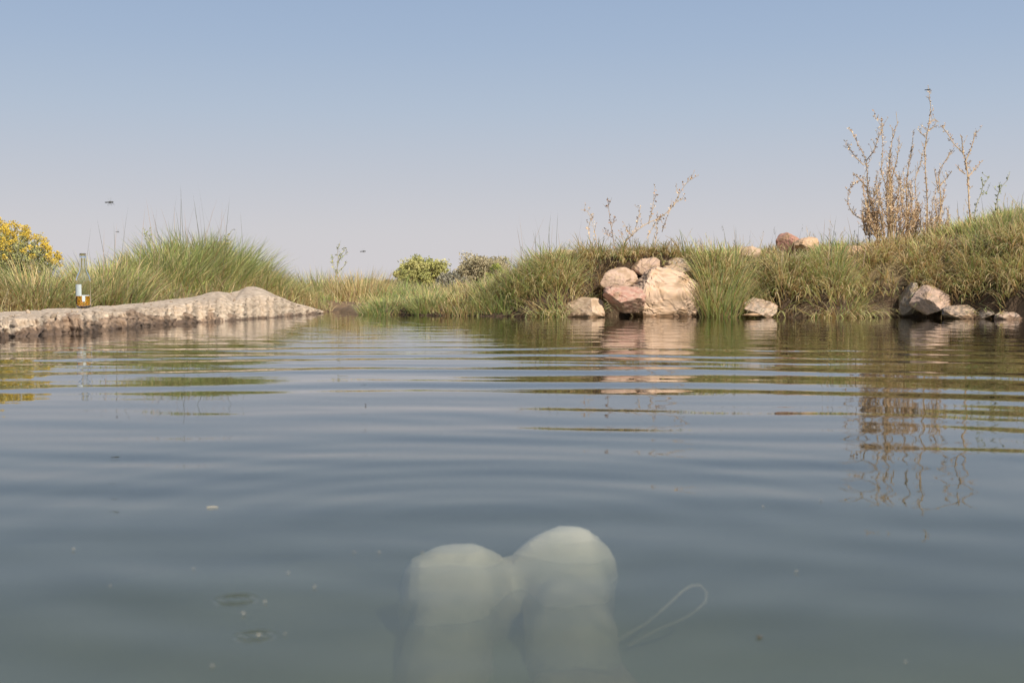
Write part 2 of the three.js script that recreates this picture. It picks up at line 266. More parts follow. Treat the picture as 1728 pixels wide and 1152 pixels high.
rock(1570, 510, 6.3, S(84, 6.3), S(66, 6.3), .26, 18, 'pink', 'big pinkish rock jutting over the water at the right end', { rot: [.1, .25, .1], box: .7, planes: [[-.85, -.2, .45, .52], [.2, .5, .85, .6], [.25, -.9, .3, .5]], hue2: 'dark', detail: 30, mix: -.15 });
rock(1536, 508, 6.45, S(46, 6.3), S(72, 6.3), .2, 19, 'grey', 'tall grey stone pressed against the left side of the jutting pinkish rock', { hue2: 'dark' });
rock(1619, 528, 6.16, S(48, 6.2), S(26, 6.3), .2, 20, 'dark', 'low grey rock just right of the jutting pinkish rock', { hue2: 'cream' });
rock(1662, 532, 6.16, S(56, 6.2), S(22, 6.2), .18, 21, 'dark', 'flat dark rock at the waterline between two low pale rocks', { hue2: 'grey' });
rock(1712, 536, 6.02, S(60, 6.1), S(26, 6.1), .2, 22, 'pink', 'pale low rock at the water edge, rightmost of all', { hue2: 'grey' });
rock(1495, 522, 6.62, S(60, 6.4), S(36, 6.4), .22, 23, 'dark', 'dark brown rock in the hollow left of the tall grey stone', { hue2: 'grey' });
rock(592, 516, 8.3, S(40, 8.3), S(12, 8.3), .2, 24, 'pink', 'flat pinkish stone on the low sandy gap between the two banks', { hue2: 'tan' });

// ------------------------------------------------------------------ grass
const bladeMat = new THREE.MeshPhysicalMaterial({ vertexColors: true, roughness: 1, transmission: .5, thickness: 0, side: THREE.DoubleSide, specularIntensity: .5 });
const GREEN = [[.317, .384, .098], [.378, .433, .121], [.451, .476, .161], [.232, .317, .092], [.403, .439, .196]], OLIVE = [[.540, .494, .198], [.471, .443, .165], [.609, .546, .242]], STRAW = [[.713, .529, .275], [.605, .432, .205], [.799, .637, .367], [.518, .351, .157], [.648, .464, .227]], ROOT = [[.26, .155, .07], [.17, .10, .048], [.34, .21, .095]];
class Blades {
  constructor(seed) { this.P = []; this.C = []; this.I = []; this.R = rng(seed); }
  pick(green, rootShare = .06) { const R = this.R, t = R(), l = t < rootShare ? ROOT : R() < green ? (R() < .72 ? GREEN : OLIVE) : (R() < .3 ? OLIVE : STRAW), c = l[Math.floor(R() * l.length)], k = .82 + .36 * R(); return [c[0] * k, c[1] * k, c[2] * k]; }
  // base, heading of the lean, length, first lean from upright, total bend, width, colour
  add(x, y, z, az, len, lean, bend, width, c, seg = 4) {
    const R = this.R, n0 = this.P.length / 3, sx = Math.sin(az), sz = Math.cos(az), tw = az + Math.PI / 2 + (R() - .5) * 1.6, wx = Math.sin(tw), wz = Math.cos(tw);
    let px = x, py = y, pz = z; const q = .3 + .7 * R();
    for (let i = 0; i <= seg; i++) {
      const t = i / seg, a = lean + bend * t * t * q + bend * (1 - q) * t, w = width * (i === seg ? 0 : Math.min(1, 1.25 - t)) / 2;
      if (i === seg) { this.P.push(px, py, pz); this.C.push(...c); }
      else { this.P.push(px - wx * w, py, pz - wz * w, px + wx * w, py, pz + wz * w); this.C.push(...c, ...c); }
      if (i < seg - 1) { const k = n0 + i * 2; this.I.push(k, k + 1, k + 2, k + 1, k + 3, k + 2); } else if (i === seg - 1) { const k = n0 + i * 2; this.I.push(k, k + 1, k + 2); }
      const l = len / seg; px += sx * Math.sin(a) * l; pz += sz * Math.sin(a) * l; py += Math.cos(a) * l;
    }
  }
  mesh() { const g = new THREE.BufferGeometry(); g.setAttribute('position', new THREE.Float32BufferAttribute(this.P, 3)); g.setAttribute('color', new THREE.Float32BufferAttribute(this.C, 3)); g.setIndex(this.I); const m = new THREE.Mesh(g, bladeMat); bladeMat.flatShading = true; m.castShadow = m.receiveShadow = true; return m; }
}
// how green the cover is, across the view (photo columns)
const greenAt = table([[-200, .5], [40, .4], [130, .55], [220, .75], [400, .8], [455, .5], [500, .4], [560, .45], [600, .22], [625, .35], [660, .8], [705, .6], [740, .35], [790, .3], [830, .5], [900, .62], [980, .5], [1050, .42], [1150, .42], [1210, .55], [1260, .45], [1300, .42], [1400, .55], [1450, .3], [1530, .2], [1580, .32], [1640, .52], [1728, .55], [2000, .5]]);
const toward = (x, z) => Math.atan2(-x, -z);                         // heading from a place on the bank to the pool's middle
function cover(seed, px0, px1, sFrom, sTo, perM2, lenOf, opt = {}) {
  const B = new Blades(seed), R = B.R, mid = 7.2, area = (px1 - px0) / F * mid * (sTo - sFrom), n = Math.round(area * perM2);
  for (let i = 0; i < n; i++) {
    const px = lerp(px0, px1, R()), th = Math.atan((px - 864) / F), s = sFrom + (sTo - sFrom) * Math.pow(R(), opt.pow ?? 1), r = shore(th * 180 / Math.PI) + s, x = r * Math.sin(th), z = -r * Math.cos(th), h = groundH(x, z);
    const clump = fbm2(x * 3.2, z * 3.2, 2), patch = fbm2(x * 1.1 + 20, z * 1.1, 2);
    if (clump < (opt.gap ?? -.42) + .3 * (R() - .5)) continue;
    if (opt.skip && opt.skip(px, s, z)) continue;
    const L = lenOf(px, s) * (.5 + .8 * R()) * (1 + .6 * clump), lip = smooth(.5, .0, s) * (opt.lip ?? 1), g = clamp(greenAt(px) + .6 * patch - .30 * lip * (opt.dryLip ?? 1), .06, .95);
    const az = R() < .25 + .6 * lip ? toward(x, z) + (R() - .5) * 1.9 : R() * 6.283;
    B.add(x, h - .01, z, az, L * (1 + .4 * lip), (.15 + .5 * R()) + .5 * lip * R(), (.3 + 1.1 * R()) + lip * (.5 + 1.0 * R()), (.0028 + .0028 * R()) * (opt.wide ?? 1), B.pick(g, opt.roots ?? .03 + .10 * lip), opt.seg ?? 4);
  }
  return B.mesh();
}
const overRocks = (px, s, z) => stones.some(([c, hw, D, d, clear]) => Math.abs(px - c) < hw * .8 && -z < D + d * .15 && -z > D - d / 2 - clear);
put(cover(101, 606, 2150, .10, 1.5, 8200, (px, s) => table([[606, .05], [660, .055], [780, .06], [850, .08], [1000, .07], [1300, .06], [1500, .055], [1728, .06]])(px), { skip: overRocks }), 'grass', 'dense green and straw grass covering the right bank', 'grass', null, 'stuff');
{ // mats of old grass that hang from the lip of the right bank, the soil in the shade below them
  const B = new Blades(111), R = B.R;
  for (let i = 0; i < 21000; i++) {
    const px = lerp(760, 2100, R()), th = Math.atan((px - 864) / F), d = th * 180 / Math.PI, s = .05 + .42 * R(), r = shore(d) + s, x = r * Math.sin(th), z = -r * Math.cos(th), h = groundH(x, z), clump = N2(px / 17, s * 4), mat = N2(px / 60, 5);
    if (h < .075 || clump < -.3 + .4 * R() || (overRocks(px, 0, z) && R() < .6)) continue;
    const az = toward(x, z) + .7 * N2(px / 23, 9) + (R() - .5) * .9, g = clamp(greenAt(px) * .75 - .12 + .3 * N2(px / 14, 2), .04, .7);
    B.add(x, h - .01, z, az, (.09 + .14 * R()) * (1 + .3 * mat), .55 + .75 * R(), .5 + 1.5 * R(), .003 + .003 * R(), B.pick(g, .16), 5);
  }
  put(B.mesh(), 'hanging_grass', 'straw coloured grass hanging over the lip of the right bank', 'grass', null, 'stuff');
}
{ // thin seed stalks standing out of the turf
  const B = new Blades(114), R = B.R;
  for (let i = 0; i < 620; i++) {
    const left = R() < .3, px = left ? lerp(-200, 600, R()) : lerp(780, 2000, R()), th = Math.atan((px - 864) / F), r = shore(th * 180 / Math.PI) + .15 + 1.1 * R(), x = r * Math.sin(th), z = -r * Math.cos(th); if (overRocks(px, 0, z)) continue;
    const l = .10 + .16 * R() * R(), az = R() * 6.283, a = .05 + .5 * R(), c = R() < .3 ? [.16, .15, .085] : [.62, .47, .30]; B.add(x, groundH(x, z), z, az, l, a, .5 * R(), .0026, c, 5);
    if (R() < .5) for (let k = 0; k < 7; k++) B.add(x + Math.sin(az) * Math.sin(a + .1) * l * (.8 + .03 * k), groundH(x, z) + Math.cos(a + .1) * l * (.80 + .03 * k), z + Math.cos(az) * Math.sin(a + .1) * l * (.8 + .03 * k), R() * 6.283, .010 + .008 * R(), .4 + .5 * R(), .3, .003, c, 2);
  }
  put(B.mesh(), 'seed_stalks', 'thin pale seed stalks standing out of the grass on both banks', 'grass', null, 'stuff');
}
put(cover(113, 880, 2150, .0, .16, 2600, () => .045, { lip: 1, skip: (px, s, z) => overRocks(px, s, z) || (px > 1435 && px < 1545), roots: .88 }), 'grass_roots', 'brown roots and short dead blades at the foot of the right bank', 'grass', null, 'stuff');
{ // low green grass that stands right at the water on the left end of the right bank
  put(cover(112, 610, 968, .0, .2, 6500, () => .065, { lip: .35, dryLip: .2 }), 'grass', 'short green grass standing at the water, left end of the right bank', 'grass', null, 'stuff');
}
put(cover(102, 606, 2150, .8, 3.2, 1500, (px, s) => table([[606, .10], [700, .10], [900, .10], [1728, .11]])(px), { lip: 0, gap: -.3, wide: 1.2 }), 'grass', 'thinner grass on the flat behind the right bank', 'grass', null, 'stuff');
put(cover(103, -420, 560, .0, 2.6, 3600, (px, s) => table([[-400, .16], [0, .16], [100, .14], [170, .17], [250, .14], [420, .14], [470, .13], [520, .10], [560, .08]])(px), { lip: .7, dryLip: 1.3, gap: -.6 }), 'grass', 'tall soft grass on the hummocks behind the mud ledge', 'grass', null, 'stuff');
put(cover(104, 470, 700, .35, 5.5, 1150, (px, s) => lerp(.07, .15, clamp(s / 3)), { lip: 0, gap: -.25, wide: 1.3, dryLip: 0 }), 'dry_grass', 'pale dry grass on the low gap between the two banks', 'grass', null, 'stuff');
put(cover(105, -500, 1500, 3, 22, 90, () => .16, { lip: 0, gap: -.15, wide: 3, seg: 3 }), 'dry_grass', 'sparse dry grass on the flat desert beyond the pool', 'grass', null, 'stuff');

function tussock(px, s, count, len, opt, label) {
  const B = new Blades(Math.round(px * 7 + s * 100)), R = B.R, th = Math.atan((px - 864) / F), r0 = shore(th * 180 / Math.PI) + s, x0 = r0 * Math.sin(th), z0 = -r0 * Math.cos(th), y0 = groundH(x0, z0), rad = opt.rad ?? .1;
  for (let i = 0; i < count; i++) {
    const a = R() * 6.283, q = Math.sqrt(R()) * rad, x = x0 + Math.sin(a) * q * (opt.wideX ?? 1), z = z0 + Math.cos(a) * q, y = Math.max(groundH(x, z) - .012, .0);
    if (overRocks(864 - x / z * F, 0, z) && R() < .93) continue;
    let az = a + (R() - .5) * (opt.wild ? 4 : 1.6); const out = q / rad;
    if (opt.az !== undefined && R() < (opt.pull ?? .5)) az = opt.az + (R() - .5) * 1.4;
    B.add(x, y, z, az, len * (.55 + .55 * R()), (.05 + .35 * R()) + out * (opt.lean ?? .35), (opt.bend ?? .8) * (.3 + R()), .0032 + .0026 * R(), B.pick(opt.green ?? greenAt(px), opt.root ?? .05), 5);
  }
  for (let i = 0; i < (opt.spikes ?? 0); i++) { const a = R() * 6.283, q = R() * rad; const c = R() < .45 ? [.14, .14, .08] : [.46, .33, .24]; B.add(x0 + Math.sin(a) * q, y0, z0 + Math.cos(a) * q, R() * 6.283, len * (1.2 + .55 * R()), .05 + .25 * R(), .25 * R(), .0032, c, 5); }
  const m = B.mesh(); return put(m, 'grass_tussock', label, 'grass tussock', 'grass tussocks on the banks');
}
const L_ = -Math.PI / 2, R_ = Math.PI / 2;
tussock(650, .10, 520, .10, { green: .9, rad: .16, lean: .5, bend: 1.0 }, 'low dark green tussock at the left tip of the right bank');
tussock(722, .10, 420, .14, { green: .92, rad: .10, lean: .4 }, 'upright bright green tussock at the water, right of the left tip');
tussock(775, .12, 420, .12, { green: .25, rad: .14, lean: .5, bend: 1.1 }, 'straw brown tussock at the water between two green ones');
tussock(858, .16, 900, .18, { green: .8, rad: .17, lean: .45, spikes: 8, az: R_, pull: .4 }, 'green tussock with blades sweeping right, below the far grey bush');
tussock(915, .22, 1000, .21, { green: .72, rad: .2, lean: .5, bend: 1.2, spikes: 14, root: .08 }, 'tall tussock with thin dark spikes at the left shoulder of the bank');
tussock(945, .10, 1300, .24, { green: .5, rad: .22, lean: .8, bend: 2.0, root: .14, az: -2.4, pull: .55 }, 'drooping tussock whose blades hang left over the water beside the rocks');
tussock(1008, .5, 500, .13, { green: .7, rad: .18, spikes: 6 }, 'upright tussock behind the low grey rock');
tussock(1208, .08, 1100, .26, { green: .6, rad: .17, lean: .4, bend: .8, root: .1 }, 'upright olive tussock at the water, directly right of the pale slab');
tussock(1240, .26, 800, .15, { green: .72, rad: .17, lean: .4, spikes: 10 }, 'green tussock above the waterline grey rock');
tussock(1316, .16, 800, .26, { green: .25, rad: .18, lean: .8, bend: 1.9, root: .22 }, 'brown straw tussock hanging over the waterline grey rock');
tussock(1345, .26, 800, .13, { green: .75, rad: .2, lean: .45, spikes: 10 }, 'green tussock just below the dark red rock');
tussock(1402, .24, 1000, .17, { green: .8, rad: .17, lean: .4, spikes: 10 }, 'bright green tussock left of the smooth orange tan rock');
tussock(1408, .14, 900, .2, { green: .3, rad: .2, lean: .9, bend: 2.0, root: .15 }, 'straw tussock drooping into the water below the bright green one');
tussock(1482, .22, 900, .19, { green: .15, rad: .2, lean: .8, bend: 1.9, root: .2 }, 'bleached straw tussock overhanging the dark hollow');
tussock(1556, .26, 800, .17, { green: .3, rad: .2, lean: .7, bend: 1.7, root: .16 }, 'straw tussock spilling over the jutting pinkish rock');
tussock(1640, .22, 1200, .2, { green: .45, rad: .24, lean: .8, bend: 1.8, root: .14 }, 'long haired tussock drooping between the pinkish and rightmost rocks');
tussock(1716, .24, 1300, .2, { green: .5, rad: .24, lean: .8, bend: 1.7, root: .12 }, 'drooping tussock above the rightmost pale rock');
tussock(1690, .7, 1100, .12, { green: .68, rad: .34, lean: .4, spikes: 6 }, 'soft green tussock on the crest at the far right');
tussock(1640, .6, 700, .11, { green: .6, rad: .26, lean: .4 }, 'green tussock on the crest beside the forked dead stalk');
tussock(60, .3, 900, .3, { green: .5, rad: .22, lean: .5, bend: 1.1 }, 'olive tussock below the yellow flowering bush');
tussock(175, .35, 900, .3, { green: .55, rad: .22, lean: .5, spikes: 8 }, 'olive tussock just right of the glass bottle');
const LEFT = { lean: .5, wild: 1 };
tussock(200, .55, 600, .20, { ...LEFT, green: .6, rad: .18, spikes: 3 }, 'shaggy olive tussock between the bottle and the left hummock');
tussock(238, .70, 800, .25, { ...LEFT, green: .72, rad: .22, spikes: 4 }, 'green tussock on the left flank of the left hummock');
tussock(282, .60, 800, .29, { ...LEFT, green: .82, rad: .2, spikes: 5 }, 'bright green tussock, left of the darkest one on the left hummock');
tussock(312, .90, 900, .35, { ...LEFT, green: .93, rad: .2, spikes: 10, lean: .35 }, 'darkest green tussock with the longest spikes, middle of the left hummock');
tussock(352, .70, 900, .33, { ...LEFT, green: .85, rad: .2, spikes: 9, az: R_, pull: .35 }, 'green tussock with spikes leaning right, right of the darkest one');
tussock(392, .95, 900, .33, { ...LEFT, green: .85, rad: .22, spikes: 6, az: R_, pull: .35 }, 'green tussock on the skyline straight behind the mud mound');
tussock(425, .55, 700, .25, { ...LEFT, green: .7, rad: .2, az: R_, pull: .4 }, 'low green tussock leaning right behind the mud mound');
tussock(456, .75, 700, .22, { ...LEFT, green: .4, rad: .22, bend: 1.4, root: .1, az: R_, pull: .4 }, 'yellowing tussock on the right slope of the left hummock');
tussock(488, .5, 500, .15, { ...LEFT, green: .3, rad: .2, bend: 1.4, root: .1, az: R_, pull: .4 }, 'flattened straw tussock at the right foot of the left hummock');
tussock(545, 1.3, 700, .28, { green: .5, rad: .26, lean: .3, spikes: 6 }, 'yellow green tussock in the low gap, left of the small weed');
tussock(606, 1.2, 700, .28, { green: .12, rad: .2, lean: .25, bend: .4 }, 'pale upright straw tussock in the low gap');

// ------------------------------------------------------------------ dead and dry plants
const stemMat = new THREE.MeshStandardMaterial({ color: rgb(.42, .30, .18), roughness: .9 }), darkStem = new THREE.MeshStandardMaterial({ color: rgb(.24, .165, .10), roughness: .9 }), greyStem = new THREE.MeshStandardMaterial({ color: rgb(.30, .28, .20), roughness: .9 });
const huskMat = new THREE.MeshStandardMaterial({ vertexColors: true, roughness: .9, side: THREE.DoubleSide });
const HUSK = [[.40, .24, .14], [.54, .38, .23], [.28, .15, .08], [.62, .48, .31]], FRESH = [[.19, .22, .08], [.24, .26, .12]], YELLOW = [[.62, .43, .035], [.70, .50, .05], [.52, .36, .04]];
class Bits { // small leaves, husks and petals: bent diamonds
  constructor() { this.P = []; this.C = []; this.I = []; }
  add(p, s, R, c, wide = .55) {
    const a = new THREE.Vector3(R() - .5, R() - .3, R() - .5).normalize().multiplyScalar(s), b = new THREE.Vector3(R() - .5, R() - .5, R() - .5).cross(a).normalize().multiplyScalar(s * wide * .5), n = this.P.length / 3, k = new THREE.Vector3().crossVectors(a, b).normalize().multiplyScalar(s * .18), col = [0, 1, 2].map((i) => c[i] * (.8 + .4 * ((n * 7919 % 100) / 100)));
    for (const q of [p, p.clone().addScaledVector(a, .5).add(b).add(k), p.clone().add(a), p.clone().addScaledVector(a, .5).sub(b).add(k)]) { this.P.push(q.x, q.y, q.z); this.C.push(...col); }
    this.I.push(n, n + 1, n + 2, n, n + 2, n + 3);
  }
  geo() { const g = new THREE.BufferGeometry(); g.setAttribute('position', new THREE.Float32BufferAttribute(this.P, 3)); g.setAttribute('color', new THREE.Float32BufferAttribute(this.C, 3)); g.setIndex(this.I); g.computeVertexNormals(); return g; }
}
function taperTube(pts, r0, r1, radial = 5) {
  const c = new THREE.CatmullRomCurve3(pts, false, 'centripetal'), n = Math.max(4, pts.length * 3), g = new THREE.TubeGeometry(c, n, 1, radial, false), p = g.attributes.position, q = new THREE.Vector3();
  for (let i = 0; i <= n; i++) { c.getPointAt(i / n, q); const r = lerp(r0, r1, i / n); for (let j = 0; j <= radial; j++) { const k = i * (radial + 1) + j; p.setXYZ(k, q.x + (p.getX(k) - q.x) * r, q.y + (p.getY(k) - q.y) * r, q.z + (p.getZ(k) - q.z) * r); } }
  return g;
}
function weed(name, label, D, paths, o = {}) {
  const R = rng(o.seed ?? 5), stems = [], bits = new Bits(), base = at(...paths[0][0], D), root = new THREE.Group();
  base.y = Math.max(.02, groundH(base.x, base.z) - .02); root.position.copy(base);
  if (o.bushy) { const [n, w, h] = o.bushy, [bx, by] = paths[0][0]; for (let i = 0; i < n; i++) { const q = (R() - .5) * 2 * w, t = h * (.35 + .65 * R()) * (1 - .45 * Math.abs(q) / w); paths.push([[bx + q * .55, by + 6], [bx + q * (.7 + .3 * R()), by - t * .35], [bx + q * (.9 + .2 * R()), by - t * .75], [bx + q + (R() - .5) * 8, by - t]]); } }
  paths.forEach((path, n) => {
    let d = D + (n ? (R() - .5) * .16 : 0);
    const pts = path.map(([px, py], i) => at(px + (R() - .5) * 1.5, py, (n && i === 0 ? D : d + (R() - .5) * .05)).sub(base));
    if (n === 0 || o.rooted) { if (pts[0].y > 0) pts.unshift(new THREE.Vector3(pts[0].x * .8, -.02, pts[0].z)); }
    const r0 = (o.r ?? .0042) * (n && !o.rooted ? .7 : 1); stems.push(taperTube(pts, r0, r0 * .35));
    const c = new THREE.CatmullRomCurve3(pts, false, 'centripetal'), len = c.getLength(), m = Math.round(len * (o.husks ?? 90));
    for (let i = 0; i < m; i++) { const t = .12 + .88 * R(), p = c.getPointAt(t); const pal = o.palette ?? HUSK; bits.add(p.add(new THREE.Vector3(R() - .5, R() - .5, R() - .5).multiplyScalar(.012)), (o.size ?? .014) * (.5 + R()), R, pal[Math.floor(R() * pal.length)]); }
    for (let i = 0; i < Math.round(len * (o.twigs ?? 10)); i++) { // short side twigs with husks at their tips
      const t = .2 + .8 * R(), p = c.getPointAt(t), dir = new THREE.Vector3(R() - .5, .2 + .6 * R(), R() - .5).normalize(), l = (.02 + .05 * R()) * (o.twigLen ?? 1), e = p.clone().addScaledVector(dir, l);
      stems.push(taperTube([p, p.clone().lerp(e, .5).add(new THREE.Vector3(0, -.004, 0)), e], r0 * .4, r0 * .2, 4));
      for (let k = 0; k < 4; k++) { const pal = o.palette ?? HUSK; bits.add(p.clone().lerp(e, .3 + .7 * R()), (o.size ?? .014) * (.4 + .8 * R()), R, pal[Math.floor(R() * pal.length)]); }
    }
  });
  part('stem', mergeGeometries(stems), o.mat ?? stemMat, root); part(o.bitName ?? 'dry_husk', bits.geo(), huskMat, root, { kind: 'stuff' });
  return put(root, name, label, o.category ?? 'dead shrub', o.group ?? 'dead weeds on the right bank');
}
const Z6 = (a) => a.map((p) => p.map(([x, y]) => [1400 + x / 3.84, 120 + y / 3.84])), Z4 = (a) => a.map((p) => p.map(([x, y]) => [900 + x / 3.6, 280 + y / 3.6])), Z2 = (a) => a.map((p) => p.map(([x, y]) => [280 + x / 4.32, 340 + y / 4.32]));
weed('dead_shrub', 'leftmost of the tall dead shrubs, with an open fork at the top', 7.05, Z6([[[262, 1040], [250, 850], [248, 700], [240, 580], [215, 530], [180, 460], [150, 400], [125, 370]], [[240, 580], [290, 510], [320, 430], [345, 370], [335, 320], [300, 300], [290, 255]], [[225, 610], [160, 540], [128, 500], [100, 450]], [[250, 980], [150, 920], [122, 830], [150, 740], [190, 715]], [[250, 900], [310, 760], [330, 690]], [[250, 760], [190, 690], [155, 665]]]), { seed: 21, husks: 260, size: .011, twigs: 24, bushy: [14, 18, 70] });
weed('dead_shrub', 'densest reddish brown dead shrub, second of the tall ones from the left', 7.0, Z6([[[400, 1060], [402, 900], [395, 740], [390, 640], [400, 500], [420, 400], [445, 325]], [[398, 820], [340, 650], [345, 500], [340, 340]], [[396, 720], [440, 560], [450, 440]], [[400, 1000], [470, 850], [490, 720], [480, 640]], [[400, 980], [330, 860], [300, 740], [310, 650]], [[404, 1000], [520, 900], [545, 800], [520, 720]], [[400, 900], [450, 760], [425, 650], [380, 560]], [[400, 1020], [280, 930], [230, 820], [215, 720]], [[400, 960], [440, 880], [465, 780], [455, 690]]]), { seed: 22, husks: 300, twigs: 34, size: .009, bushy: [40, 46, 125] });
weed('dead_shrub', 'slender pair of bare dead stems just left of the tallest stalk', 7.1, Z6([[[505, 1060], [500, 850], [500, 700], [515, 600], [540, 480], [545, 380]], [[530, 1000], [560, 860], [560, 700], [590, 600], [605, 520], [630, 470]], [[510, 1000], [470, 820], [455, 690]], [[540, 1000], [575, 900], [570, 830]]]), { seed: 23, husks: 220, size: .009, twigs: 24, bushy: [18, 24, 90] });
weed('dead_shrub', 'tallest single dead stalk on the right bank', 7.0, Z6([[[640, 1060], [632, 850], [630, 750], [622, 600], [625, 480], [645, 350], [655, 230], [645, 165], [650, 130]], [[640, 340], [680, 322], [715, 330]], [[650, 290], [668, 255], [680, 250]], [[628, 430], [595, 400], [570, 370]], [[640, 390], [680, 360], [710, 350]], [[640, 1040], [665, 900], [668, 830]]]), { seed: 24, husks: 190, size: .009, twigs: 22, bushy: [8, 10, 60] });
weed('dead_shrub', 'short reddish dead shrub between the tallest stalk and the forked stalk', 6.98, Z6([[[715, 1060], [720, 900], [720, 800], [715, 650], [760, 570], [790, 510]], [[710, 790], [695, 700], [680, 630]], [[720, 740], [760, 690], [790, 650]], [[712, 950], [745, 800], [755, 720]], [[712, 1000], [685, 880], [690, 760]]]), { seed: 25, husks: 260, size: .009, twigs: 22, bushy: [14, 18, 75] });
weed('dead_shrub', 'forked dead stalk, rightmost of the tall dead plants', 6.95, Z6([[[915, 1010], [905, 850], [900, 750], [885, 600], [870, 540], [800, 460], [770, 410], [720, 350]], [[885, 590], [930, 470], [950, 380]], [[870, 540], [862, 480], [860, 420]], [[882, 665], [850, 640], [830, 610]], [[895, 690], [940, 640], [990, 585]]]), { seed: 26, husks: 210, r: .005, size: .011, twigs: 12 });
weed('green_weed', 'thin grey green weed just right of the forked dead stalk', 6.9, Z6([[[940, 960], [960, 860], [980, 800], [1000, 740], [1040, 685]], [[980, 800], [1025, 785]], [[1000, 745], [985, 700]]]), { seed: 27, mat: greyStem, palette: FRESH, bitName: 'leaf', category: 'weed', group: 'green weeds', husks: 110 });
weed('green_weed', 'thin grey green weed, rightmost on the skyline', 6.8, Z6([[[1065, 960], [1085, 850], [1105, 770], [1160, 700]], [[1105, 770], [1105, 730]]]), { seed: 28, mat: greyStem, palette: FRESH, bitName: 'leaf', category: 'weed', group: 'green weeds', husks: 110 });
weed('dry_weed', 'long dead weed leaning right above the pale slab', 7.15, Z4([[[535, 500], [620, 400], [700, 345], [780, 310], [850, 235], [900, 150], [940, 95], [1005, 55]], [[850, 235], [890, 205], [930, 200]], [[700, 350], [722, 270], [730, 200], [740, 110]], [[580, 440], [620, 380], [640, 320], [650, 240]], [[690, 440], [735, 360], [775, 300]], [[600, 425], [570, 380], [545, 340]], [[740, 480], [750, 400], [750, 340]], [[780, 400], [815, 310], [840, 255]], [[890, 165], [872, 150], [880, 135]]]), { seed: 31, husks: 95, r: .0032, twigs: 9 });
weed('dry_weed', 'upright dark dead weed left of the long leaning one', 7.2, Z4([[[495, 520], [490, 460], [475, 380], [465, 290], [450, 190]], [[475, 375], [490, 330], [495, 300]], [[480, 430], [440, 410], [445, 380]], [[540, 440], [535, 400], [530, 390]]]), { seed: 32, husks: 110, r: .0028, mat: darkStem, palette: [HUSK[2], HUSK[0]] });
weed('dry_weed', 'pale bent dead weed, leftmost above the rocks', 7.2, Z4([[[350, 520], [345, 460], [335, 380], [350, 320], [325, 275], [290, 265]], [[385, 470], [372, 390], [350, 320]], [[350, 320], [370, 300]]]), { seed: 33, husks: 60, r: .0028 });
weed('green_weed', 'tall spindly yellow green weed in the low gap', 9.2, Z2([[[1232, 640], [1240, 530], [1265, 420], [1310, 340]], [[1262, 430], [1250, 380], [1255, 320]], [[1265, 425], [1300, 390], [1330, 370]], [[1240, 540], [1290, 480], [1325, 440]], [[1240, 520], [1210, 430], [1215, 385]]]), { seed: 34, mat: greyStem, palette: [...FRESH, [.42, .36, .08]], bitName: 'leaf', category: 'weed', group: 'green weeds', husks: 130, size: .016 });
weed('green_weed', 'light green weed with yellow tips on the left hummock', 7.9, Z2([[[370, 480], [390, 400], [420, 290], [455, 235]], [[395, 380], [440, 320], [470, 300]], [[385, 420], [375, 340], [395, 290]], [[400, 360], [450, 270]]]), { seed: 35, mat: greyStem, palette: [...FRESH, [.42, .36, .08]], bitName: 'leaf', category: 'weed', group: 'green weeds', husks: 260, size: .016 });
weed('green_weed', 'small pale green weed on the skyline above the bottle, left of the hummock', 7.8, [[[262, 440], [250, 415], [244, 395], [242, 384]], [[250, 415], [255, 396], [252, 390]]], { seed: 36, mat: greyStem, palette: FRESH, bitName: 'leaf', category: 'weed', group: 'green weeds', husks: 140, size: .014 });

// ------------------------------------------------------------------ bushes
const leafMat = new THREE.MeshPhysicalMaterial({ vertexColors: true, roughness: .85, transmission: .25, thickness: 0, side: THREE.DoubleSide });
function bush(name, label, px, D, width, height, lobes, palette, seed, o = {}) {
  const R = rng(seed), root = new THREE.Group(), x = (px - 864) / F * D, z = -D, y = groundH(x, z) - .02, stems = [], bits = new Bits();
  root.position.set(x, y, z);
  for (let i = 0; i < lobes; i++) {
    const a = R() * 6.283, q = Math.sqrt(R()) * .42, cx = Math.cos(a) * q * width, cz = Math.sin(a) * q * width, top = height * (1 - 1.1 * q * q) * (.58 + .42 * R()), c = new THREE.Vector3(cx, Math.max(.1 * height, top - .14 * height - R() * R() * .5 * height), cz), rl = width * (.10 + .08 * R()), pal = palette[Math.floor(R() * palette.length)];
    stems.push(taperTube([new THREE.Vector3(cx * .12, 0, cz * .12), new THREE.Vector3(cx * .55, c.y * .45, cz * .55 + .02), c], .012 * (o.stem ?? 1), .004 * (o.stem ?? 1)));
    for (let k = 0; k < (o.leaves ?? 130); k++) { const d = new THREE.Vector3(R() - .5, R() - .5, R() - .5).normalize().multiplyScalar(rl * Math.pow(R(), .45)); d.y *= .8; bits.add(c.clone().add(d), (o.size ?? .05) * (.6 + .7 * R()), R, pal, .5); }
  }
  part('stem', mergeGeometries(stems), darkStem, root); part('foliage', bits.geo(), leafMat, root, { kind: 'stuff' });
  return put(root, name, label, 'bush', 'desert bushes');
}
const SAGE = [[.40, .38, .12], [.33, .33, .10], [.46, .42, .15]], DUN = [[.40, .34, .20], [.35, .30, .17], [.45, .38, .24]], SOFT = [[.32, .28, .15], [.36, .31, .17]];
bush('desert_bush', 'larger yellow green bush, left of the two far bushes', 712, 30, 1.32, .94, 60, SAGE, 41, { leaves: 160, size: .062, stem: 1.6 });
bush('desert_bush', 'yellow green bush at the left foot of the larger yellow green bush', 683, 29, .55, .62, 22, SAGE, 42, { size: .055 });
bush('desert_bush', 'rounded grey brown bush, right of the two far bushes', 815, 30, 1.45, 1.02, 70, DUN, 43, { leaves: 170, size: .06, stem: 1.6 });
